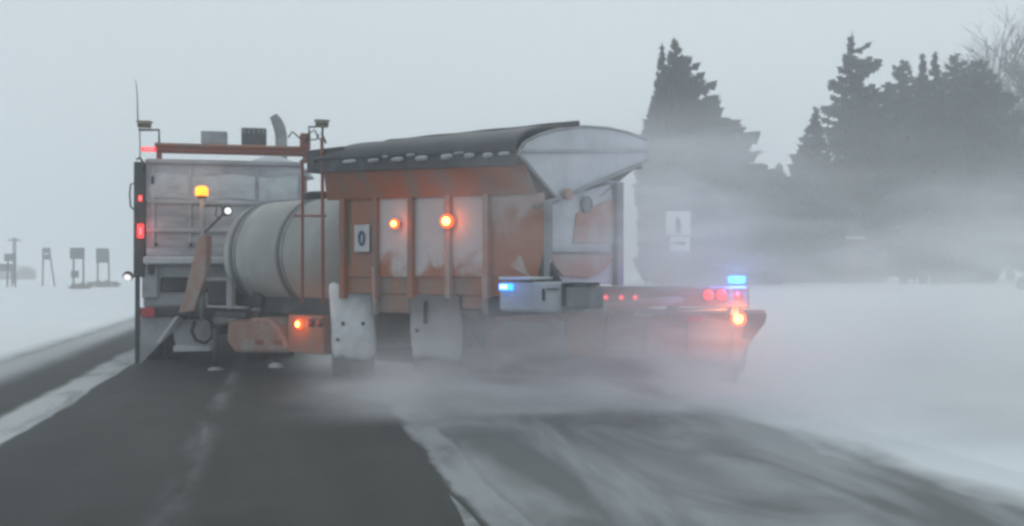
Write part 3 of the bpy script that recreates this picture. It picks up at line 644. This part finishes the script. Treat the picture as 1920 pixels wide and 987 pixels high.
lamp_light('lamp_glow', tuple(Bp(1380, 520, -.55)), (.10, .25, 1), 26, tr)
p = Bp(1385, 598, -.30); o = round_lamp(p, -bnl, .085, 'g_orange', tr, 'flashing_lamp', 'g_hot', rim=False)
MB().tube([p, p + bnl * .3], .03, 8).build('lamp_stem', M['dark'], o)
lamp_light('lamp_glow', tuple(p - bnl * .25), (1, .30, .08), 14, tr)
mb = MB(); bbox_(mb, 1285, 592, 1315, 604, -.16, .03); mb.build('reflector', M['refl'], tr, bev=.005)
# diagonal struts from the trailer to the beam
for e0, e1 in (((W - .5, .3, 1.1), Bp(1300, 560, -.3)), ((.9, .1, 1.1), Bp(1120, 560, -.35)), ((W - .6, 3.0, 1.05), bq(.5, .8, .1))):
    MB().tube([e0, e1], .06, 8).build('push_arm', M['orange_snow'], tr)

# ------------------------------------------------------------------ road signs
def plate(mb, px0, py0, px1, py1, d, th=.04):
    a, b, c, e = at(px0, py0, d), at(px1, py0, d), at(px1, py1, d), at(px0, py1, d); mb.prism([a, b, c, e], CD * th); return mb
def local_root(name, px, pyb, d):
    p = at(px, pyb, d); z = terrain(p.x, p.y); return empty(name, (p.x, p.y, z)), z
def under(root, o):      # keep the mesh where it stands while the root sits at the base
    o.parent = root; o.matrix_parent_inverse = Matrix.Translation(-root.location); return o
SG = 'road signs seen from the back on the left verge'
def sign(label, faces, posts, d, group=SG, name='road_sign'):
    root, z = local_root(name, posts[0][0], HZ, d); tag(root, label, 'road sign', group)
    for f in faces:
        under(root, plate(MB(), *f, d, .04).build('panel', M['sign_back']))
        x0, y0, x1, y1 = f
        for t in (.25, .75): under(root, plate(MB(), x0, y0 + (y1 - y0) * t - .5, x1, y0 + (y1 - y0) * t + .5, d - .03, .03).build('stiffener', M['steel']))
    for (xt, yt, xb) in posts:
        a = at(xt, yt, d + .08); b = at(xb, HZ, d + .08); b.z = terrain(b.x, b.y) - .1
        under(root, MB().tube([a, b], .055, 8).build('post', M['wood']))
sign('small sign on two posts above a wide low panel, nearest the left picture edge', [(8, 476, 30, 490)], [(15, 478, 14), (28, 478, 29)], 66)
sign('wide low sign panel cut by the left picture edge, behind the small sign', [(-45, 495, 27, 509)], [(-35, 498, -36), (22, 498, 23)], 72)
sign('narrow two-plate sign whose right post splays outward', [(79, 465, 94, 475), (79, 477, 94, 487)], [(81, 467, 80), (92, 467, 103)], 72)
sign('sign on two posts with a second small plate lower down', [(131, 465, 158, 486), (133, 508, 147, 521)], [(138, 466, 138), (156, 466, 157)], 63)
sign('tall squarish sign on two posts nearest the truck, weeds at its foot', [(180, 466, 203, 493)], [(184, 468, 183), (203, 468, 205)], 69)
# front-facing white sign on the right verge
root, z = local_root('road_sign', 1272, HZ, 25); tag(root, 'white sign with dark symbol and a smaller plate below, right of the trailer', 'road sign')
up = under(root, plate(MB(), 1249, 396, 1295, 441, 25, .03).build('panel', M['sign_white'], bev=.004))
lo = under(root, plate(MB(), 1257, 444, 1294, 471, 25, .03).build('lower_panel', M['sign_white'], bev=.004))
def mark(pts, par, d=24.97):
    o = MB().prism([at(x, y, d) for x, y in pts], CD * .012).build('symbol', M['sign_black']); under(root, o); return o
for pts, par in (([(1271, 408), (1274, 413), (1278, 424), (1276, 428), (1278, 438), (1274, 438), (1272, 430), (1269, 438), (1266, 438), (1269, 428), (1266, 422), (1268, 413)], up),
                 ([(1260, 455), (1274, 455), (1274, 452), (1286, 455), (1286, 459), (1274, 459), (1260, 457)], lo)):
    o = mark(pts, par); o.parent = par; o.matrix_parent_inverse = Matrix.Identity(4)
a = at(1272, 398, 25.06); b = a.copy(); b.z = z - .1
under(root, MB().tube([a, b], .04, 10).build('post', M['steel']))
# utility pole far left
root, z = local_root('utility_pole', 27, HZ, 95); tag(root, 'faint utility pole with a crossarm far off in the haze', 'utility pole')
a = at(27, 446, 95); b = a.copy(); b.z = z - .2
under(root, MB().tube([a, b], .16, 8).build('pole', M['wood']))
under(root, plate(MB(), 15, 449, 37, 452, 94.8, .15).build('crossarm', M['wood']))

# ------------------------------------------------------------------ vegetation
def spruce(label, px, ytop, d, RLp, RRp, ybot, levels=30, seed=0, mt='leaf', per=11, jag=.22, powr=.85, tl_=1.0, tr_=1.0, name='spruce_tree', group='conifers beyond the right shoulder', topw=.02):
    q = random.Random(seed); base = at(px, HZ, d); zb_ = terrain(base.x, base.y); top = at(px, ytop, d).z; zc = max(zb_ + .3, at(px, ybot, d).z)
    root = empty(name, (base.x, base.y, zb_)); tag(root, label, 'tree', group)
    H = top - zb_; RL, RR = RLp / F * d, RRp / F * d
    pts = [(0, 0, -.2), (.03, .02, H * .5), (0, 0, H * .97)]
    MB().tube([Vector(p) for p in pts], [.02 * H, .012 * H, .01], 8).build('trunk', M['bark'], root, smooth=True)
    V = []; Fc = []
    def tri(a, b, c): n = len(V); V.extend((a, b, c)); Fc.append((n, n + 1, n + 2))
    def quadf(a, b, c, e): n = len(V); V.extend((a, b, c, e)); Fc.append((n, n + 1, n + 2, n + 3))
    for L in range(levels):
        t = (L + .5) / levels; z = top - (top - zc) * t ** 1.0 - zb_
        nb = int(3 + per * min(1, t * 2.2))
        lf = q.uniform(1 - jag * .6, 1 + jag * .4)
        for k in range(nb):
            az = 2 * math.pi * (k + q.random()) / nb
            cs = math.cos(az); Rr = (RR if cs > 0 else RL); Rr = Rr * abs(cs) + (RL + RR) / 2 * (1 - abs(cs))
            tt = tr_ if cs > 0 else tl_
            rad = max(.015, min(1, t / tt) ** powr)
            ln = Rr * rad * lf * q.uniform(1 - jag, 1 + jag * .45) + topw
            ln = min(ln, max(RL, RR) * 1.15)
            dr = (CR * cs + CD * math.sin(az)); side = Vector((-dr.y, dr.x, 0))
            dz = q.uniform(-.36, -.02) * ln + .45 * max(0, .5 - t) * ln
            zz = z + q.uniform(-.5, .5) * (top - zc) / levels
            def P(u): return dr * (ln * u) + Vector((0, 0, zz + dz * u + .14 * ln * u ** 3))
            ns = max(3, int(4 + ln * 2.2))
            wdt = .10 + .05 * ln
            for j in range(ns):
                u = .12 + .88 * j / (ns - 1); p = P(u)
                tl = (.16 + .30 * ln * (1 - u * .75)) * q.uniform(.7, 1.2)
                for sg in (-1, 1):
                    tip = p + (side * sg * .75 + dr * .65) * tl + Vector((0, 0, q.uniform(-.32, .02) * tl))
                    off = Vector((0, 0, wdt * q.uniform(.5, 1.0)))
                    tri(p + dr * wdt * .6 + off * .3, p - dr * wdt * .6 - off, tip)
                    if q.random() < .6: tri(p + off * .6, p - off, p + (tip - p) * .55 + Vector((0, 0, -wdt * 1.8)))
                hang = Vector((0, 0, -wdt * q.uniform(1.2, 2.6)))
                quadf(p - dr * wdt, p + dr * wdt, p + dr * wdt * .3 + hang + side * q.uniform(-.1, .1), p - dr * wdt * .7 + hang * .8)
            tipp = P(1.0); tri(P(.8) + Vector((0, 0, wdt * .8)), P(.8) - Vector((0, 0, wdt * .9)), tipp + dr * q.uniform(.12, .3) * ln ** .5 + Vector((0, 0, q.uniform(0, .16))))
    for k in range(9):       # leader, a slim spire
        a = 2 * math.pi * k / 9; hh = H - q.uniform(.5, 1.3); tri(Vector((math.cos(a) * .13, math.sin(a) * .13, hh)), Vector((math.cos(a + 1.2) * .13, math.sin(a + 1.2) * .13, hh + .1)), Vector((0, 0, hh + .75)))
    MB().add(V, Fc).build('crown', M[mt], root, fix=False)
    return root
spruce('large lone spruce behind the rear end of the trailer', 1266, 74, 46, 60, 186, 510, 46, 1, per=14, powr=1.0, jag=.2, tl_=.46, tr_=.60)
spruce('slim second leader spruce pressed against the left side of the large lone one', 1242, 86, 46.6, 26, 60, 480, 36, 2, per=9, tl_=.4, powr=1.0)
spruce('tall spruce with ragged open branches on its left, tallest of the right clump', 1598, 62, 50, 40, 120, 500, 30, 3, per=9, jag=.5, powr=.75, tl_=.3, tr_=.45)
spruce('short pointed spruce at the left end of the right clump', 1530, 200, 45, 84, 50, 510, 34, 4, per=12, powr=1.25, jag=.15, tl_=.6, tr_=.6)
spruce('low bushy spruce between the lone spruce and the clump', 1462, 305, 52, 60, 60, 525, 20, 5, per=11, powr=.8, mt='leaf2', tl_=.7)
spruce('blunt topped spruce just right of the tallest one', 1694, 112, 55, 70, 60, 490, 36, 6, per=13, powr=.62, tl_=.35, tr_=.5)
spruce('thin spire spruce, left one of the twin spires', 1731, 98, 52, 50, 50, 485, 40, 7, per=9, powr=1.0, tl_=.9, tr_=.9)
spruce('thin spire spruce, right one of the twin spires', 1754, 95, 51, 55, 60, 485, 40, 8, per=9, powr=1.0, tl_=.9, tr_=.9)
spruce('broad spruce standing right of the twin spires', 1792, 100, 55, 60, 90, 480, 38, 9, per=12, powr=.65, tl_=.5, tr_=.55)
spruce('wide sweeping spruce at the right end of the clump', 1832, 112, 50, 80, 125, 478, 36, 10, per=14, powr=.7, tl_=.5, tr_=.62)
spruce('lower dark spruce filling the front of the clump', 1640, 250, 48, 110, 120, 500, 24, 11, per=12, powr=.6, mt='leaf')
spruce('dense spruce cut by the right picture edge', 1935, 250, 47, 100, 120, 470, 24, 12, per=12, powr=.6)
# small junipers under the clump
for i, (px, yt, d, lab) in enumerate(((1780, 478, 40, 'small upright juniper in the snow, left of three'), (1812, 470, 41, 'small upright juniper in the snow, middle of three'), (1850, 476, 39, 'small upright juniper in the snow, right of three'))):
    spruce(lab, px, yt, d, 18, 18, 530, 12, 30 + i, mt='leaf2', per=6, powr=.45, name='juniper', group='junipers in front of the clump')
def bare_tree(label, px, ytop, d, wpx, seed, name='bare_tree'):
    q = random.Random(seed); base = at(px, HZ, d); zb_ = terrain(base.x, base.y); H = at(px, ytop, d).z - zb_; Rr = wpx / F * d
    root = empty(name, (base.x, base.y, zb_)); tag(root, label, 'tree')
    mb = MB(); tw = MB()
    mb.tube([(0, 0, -.2), (.1, 0, H * .3), (0, .1, H * .6)], [.28, .2, .12], 8)
    def grow(p, dr, ln, r, lvl):
        e = p + dr * ln; m = p.lerp(e, .5) + Vector((q.uniform(-1, 1), q.uniform(-1, 1), 0)) * ln * .08
        (mb if lvl < 2 else tw).tube([p, m, e], [r, r * .75, r * .5] if lvl < 2 else [r * 1.4, r * 1.2, r], 5 if lvl < 2 else 3)
        if lvl >= 4: return
        for k in range(4 if lvl else 5):
            nd = (dr + Vector((q.uniform(-1, 1), q.uniform(-1, 1), q.uniform(-.2, .6))) * .75).normalized()
            grow(p.lerp(e, q.uniform(.45, 1)), nd, ln * q.uniform(.55, .75), r * .5, lvl + 1)
    for k in range(14):
        a = k * 2.4; z = H * (.22 + .035 * k); grow(Vector((0, 0, z)), (Vector((math.cos(a), math.sin(a), q.uniform(.7, 1.5)))).normalized(), H * .24, .09, 0)
    mb.build('trunk', M['bark'], root); tw.build('crown', M['twig'], root)
bare_tree('bare leafless tree fading into the haze at the right picture edge', 1895, 78, 66, 60, 3)
bare_tree('second bare tree cut by the right picture edge', 1962, 110, 60, 60, 5)
def shrub(label, px, py, d, wpx, hpx, seed, mt='weed', name='shrub', cat='shrub', group=None, n=260):
    q = random.Random(seed); p = at(px, HZ, d); z = terrain(p.x, p.y); root = empty(name, (p.x, p.y, z)); tag(root, label, cat, group)
    Wd, Hh = wpx / F * d, hpx / F * d; st = MB(); lf = MB()
    for k in range(n):
        a = q.uniform(0, 6.28); r = math.sqrt(q.random()) * Wd / 2; b = Vector((math.cos(a) * r, math.sin(a) * r * .5, -.03))
        h = Hh * q.uniform(.45, 1) * (1 - .5 * (r / Wd * 2) ** 2); e = b + Vector((q.uniform(-.25, .25) * h, q.uniform(-.2, .2) * h, h)); wv = Vector((.03, 0, 0))
        st.add([b - wv, b + wv, e + wv * .3], [(0, 1, 2)])
        c = b.lerp(e, q.uniform(.5, 1)); s_ = q.uniform(.06, .14); lf.add([c + Vector((-s_, 0, 0)), c + Vector((s_, q.uniform(-.1, .1), .02)), c + Vector((q.uniform(-.1, .1), 0, s_ * 1.5))], [(0, 1, 2)])
    st.build('stems', M[mt], root, fix=False); lf.build('foliage', M[mt], root, fix=False)
shrub('dry weeds at the foot of the sign nearest the truck', 195, 545, 67, 60, 14, 1, n=90)
shrub('low dry weeds below the sign with the extra plate', 150, 560, 61, 40, 12, 2, n=60)
shrub('hazy bush far behind the leftmost signs', 48, 520, 130, 36, 32, 3, n=500)
shrub('pale hazy scrub cut by the left picture edge', -6, 520, 130, 70, 26, 4, n=500)
shrub('small dark shrub in the snow at the right picture edge', 1918, 545, 34, 16, 22, 5, mt='leaf')
# little brown shed among the trees
sp_ = at(1598, HZ, 46); zz = terrain(sp_.x, sp_.y); shed = empty('shed', (sp_.x, sp_.y, zz), -A); tag(shed, 'small brown shed with snow on its roof below the tallest spruce', 'shed')
MB().bounds(-1.6, 1.6, 0, 2.4, 0, 2.0).build('wall', M['shedwall'], shed, bev=.01)
rf = MB().prism([(-1.85, -.3, 1.98), (-1.85, 1.2, 2.75), (-1.85, 2.7, 1.98), (-1.85, 2.7, 2.08), (-1.85, 1.2, 2.87), (-1.85, -.3, 2.08)], (3.7, 0, 0)).build('roof', M['wood'], shed)
MB().bounds(-.9, .5, -.42, -.25, 1.98, 2.12).build('roof_snow', M['snow'], rf, bev=.04)
MB().bounds(-.9, -.1, -.03, .0, 0, 1.7).build('door', M['wood'], shed)
MB().bounds(.4, 1.1, -.03, .0, 1.0, 1.5).build('window', M['glass'], shed)

# ------------------------------------------------------------------ air: even haze, and the snow the plow throws up
def vol(name, dens, col=(.93, .95, .97), aniso=0.0):
    m = bpy.data.materials.new(name); m.use_nodes = True; nt = m.node_tree; nt.nodes.clear()
    o = N(nt, 'OutputMaterial'); v = N(nt, 'VolumePrincipled'); v.inputs['Color'].default_value = (*col, 1); v.inputs['Anisotropy'].default_value = aniso
    v.inputs['Density'].default_value = dens; nt.links.new(v.outputs[0], o.inputs['Volume']); return m, nt, v
hm, _, _ = vol('haze_air', .0078)
o = MB().bounds(-910, 910, -50, 910, -3, 19).build('haze', hm); tag(o, 'snowy haze', kind='stuff')

def plume(name, label, c, size, build):
    m, nt, v = vol(name, 0, (.965, .975, .98)); tc = N(nt, 'TexCoord'); sp = N(nt, 'SeparateXYZ'); nt.links.new(tc.outputs['Object'], sp.inputs[0])
    d = build(nt, tc.outputs['Object'], sp.outputs[0], sp.outputs[1], sp.outputs[2]); nt.links.new(d, v.inputs['Density'])
    b = MB().bounds(-size[0] / 2, size[0] / 2, -size[1] / 2, size[1] / 2, 0, size[2]).build(name, m)
    b.location = c; b.rotation_euler = (0, 0, -A); tag(b, label, kind='stuff'); return b
def edge(nt, v, half, soft): return math_(nt, 'SUBTRACT', 1, smooth_(nt, math_(nt, 'ABSOLUTE', v), half - soft, half))
def fall(nt, z, h): return math_(nt, 'POWER', 2.718, math_(nt, 'MULTIPLY', z, -1.0 / h))
# plume frame: x = to the camera's right, y = depth, origin at its centre
def b1(nt, P, x, y, z):
    mp = N(nt, 'Mapping'); mp.inputs['Scale'].default_value = (.55, .8, 1.9); mp.inputs['Rotation'].default_value = (0, R(14), 0); nt.links.new(P, mp.inputs[0])
    n = smooth_(nt, noise_(nt, mp.outputs[0], .95, 5, .6, .9), .40, .64)
    # a low dense skirt rolling over the road, growing tall to the right of the blade, and a thin veil round the trailer's tail
    hh = math_(nt, 'ADD', math_(nt, 'MULTIPLY', smooth_(nt, x, .6, 3.4), .52), .33)
    zf = math_(nt, 'POWER', 2.718, math_(nt, 'MULTIPLY', math_(nt, 'DIVIDE', z, hh), -1.0))
    xr = math_(nt, 'MULTIPLY', smooth_(nt, x, -5.0, -2.6), edge(nt, x, 9, 2))
    yr = math_(nt, 'MULTIPLY', smooth_(nt, math_(nt, 'ADD', y, math_(nt, 'MULTIPLY', math_(nt, 'MAXIMUM', x, 0), .9)), -3.2, -.4), math_(nt, 'SUBTRACT', 1, smooth_(nt, y, 2.5, 5.4)))
    yr = math_(nt, 'MULTIPLY', yr, smooth_(nt, y, -6, -4.6))
    zt = math_(nt, 'SUBTRACT', 1, smooth_(nt, z, 2.6, 3.9))
    low = math_(nt, 'MULTIPLY', math_(nt, 'MULTIPLY', xr, yr), math_(nt, 'MULTIPLY', zf, zt))
    low = math_(nt, 'MULTIPLY', low, math_(nt, 'ADD', math_(nt, 'MULTIPLY', n, 2.2), .26))
    vx = math_(nt, 'MULTIPLY', smooth_(nt, x, -3.6, -.2), math_(nt, 'SUBTRACT', 1, smooth_(nt, x, .2, 2.3)))
    veil = math_(nt, 'MULTIPLY', math_(nt, 'MULTIPLY', vx, yr), math_(nt, 'MULTIPLY', zt, math_(nt, 'ADD', math_(nt, 'MULTIPLY', n, .34), .05)))
    return math_(nt, 'ADD', low, veil)
c = at(1260, HZ, 12.6); plume('snow_cloud', 'powder snow thrown up along the blade', (c.x, c.y, .03), (18, 12, 4.5), b1)
def b2(nt, P, x, y, z):
    n = smooth_(nt, noise_(nt, P, .55, 3, .55, .5), .40, .65)
    r = math_(nt, 'MULTIPLY', math_(nt, 'MULTIPLY', edge(nt, x, 4, 3), edge(nt, y, 4, 3)), math_(nt, 'MULTIPLY', smooth_(nt, z, 0, .8), math_(nt, 'SUBTRACT', 1, smooth_(nt, z, 1.6, 4.4))))
    return math_(nt, 'MULTIPLY', r, math_(nt, 'ADD', math_(nt, 'MULTIPLY', n, .07), .015))
c = at(1330, HZ, 19.5); plume('snow_veil', 'thin veil of blown snow drifting off behind the trailer', (c.x, c.y, .6), (8, 8, 4.5), b2)
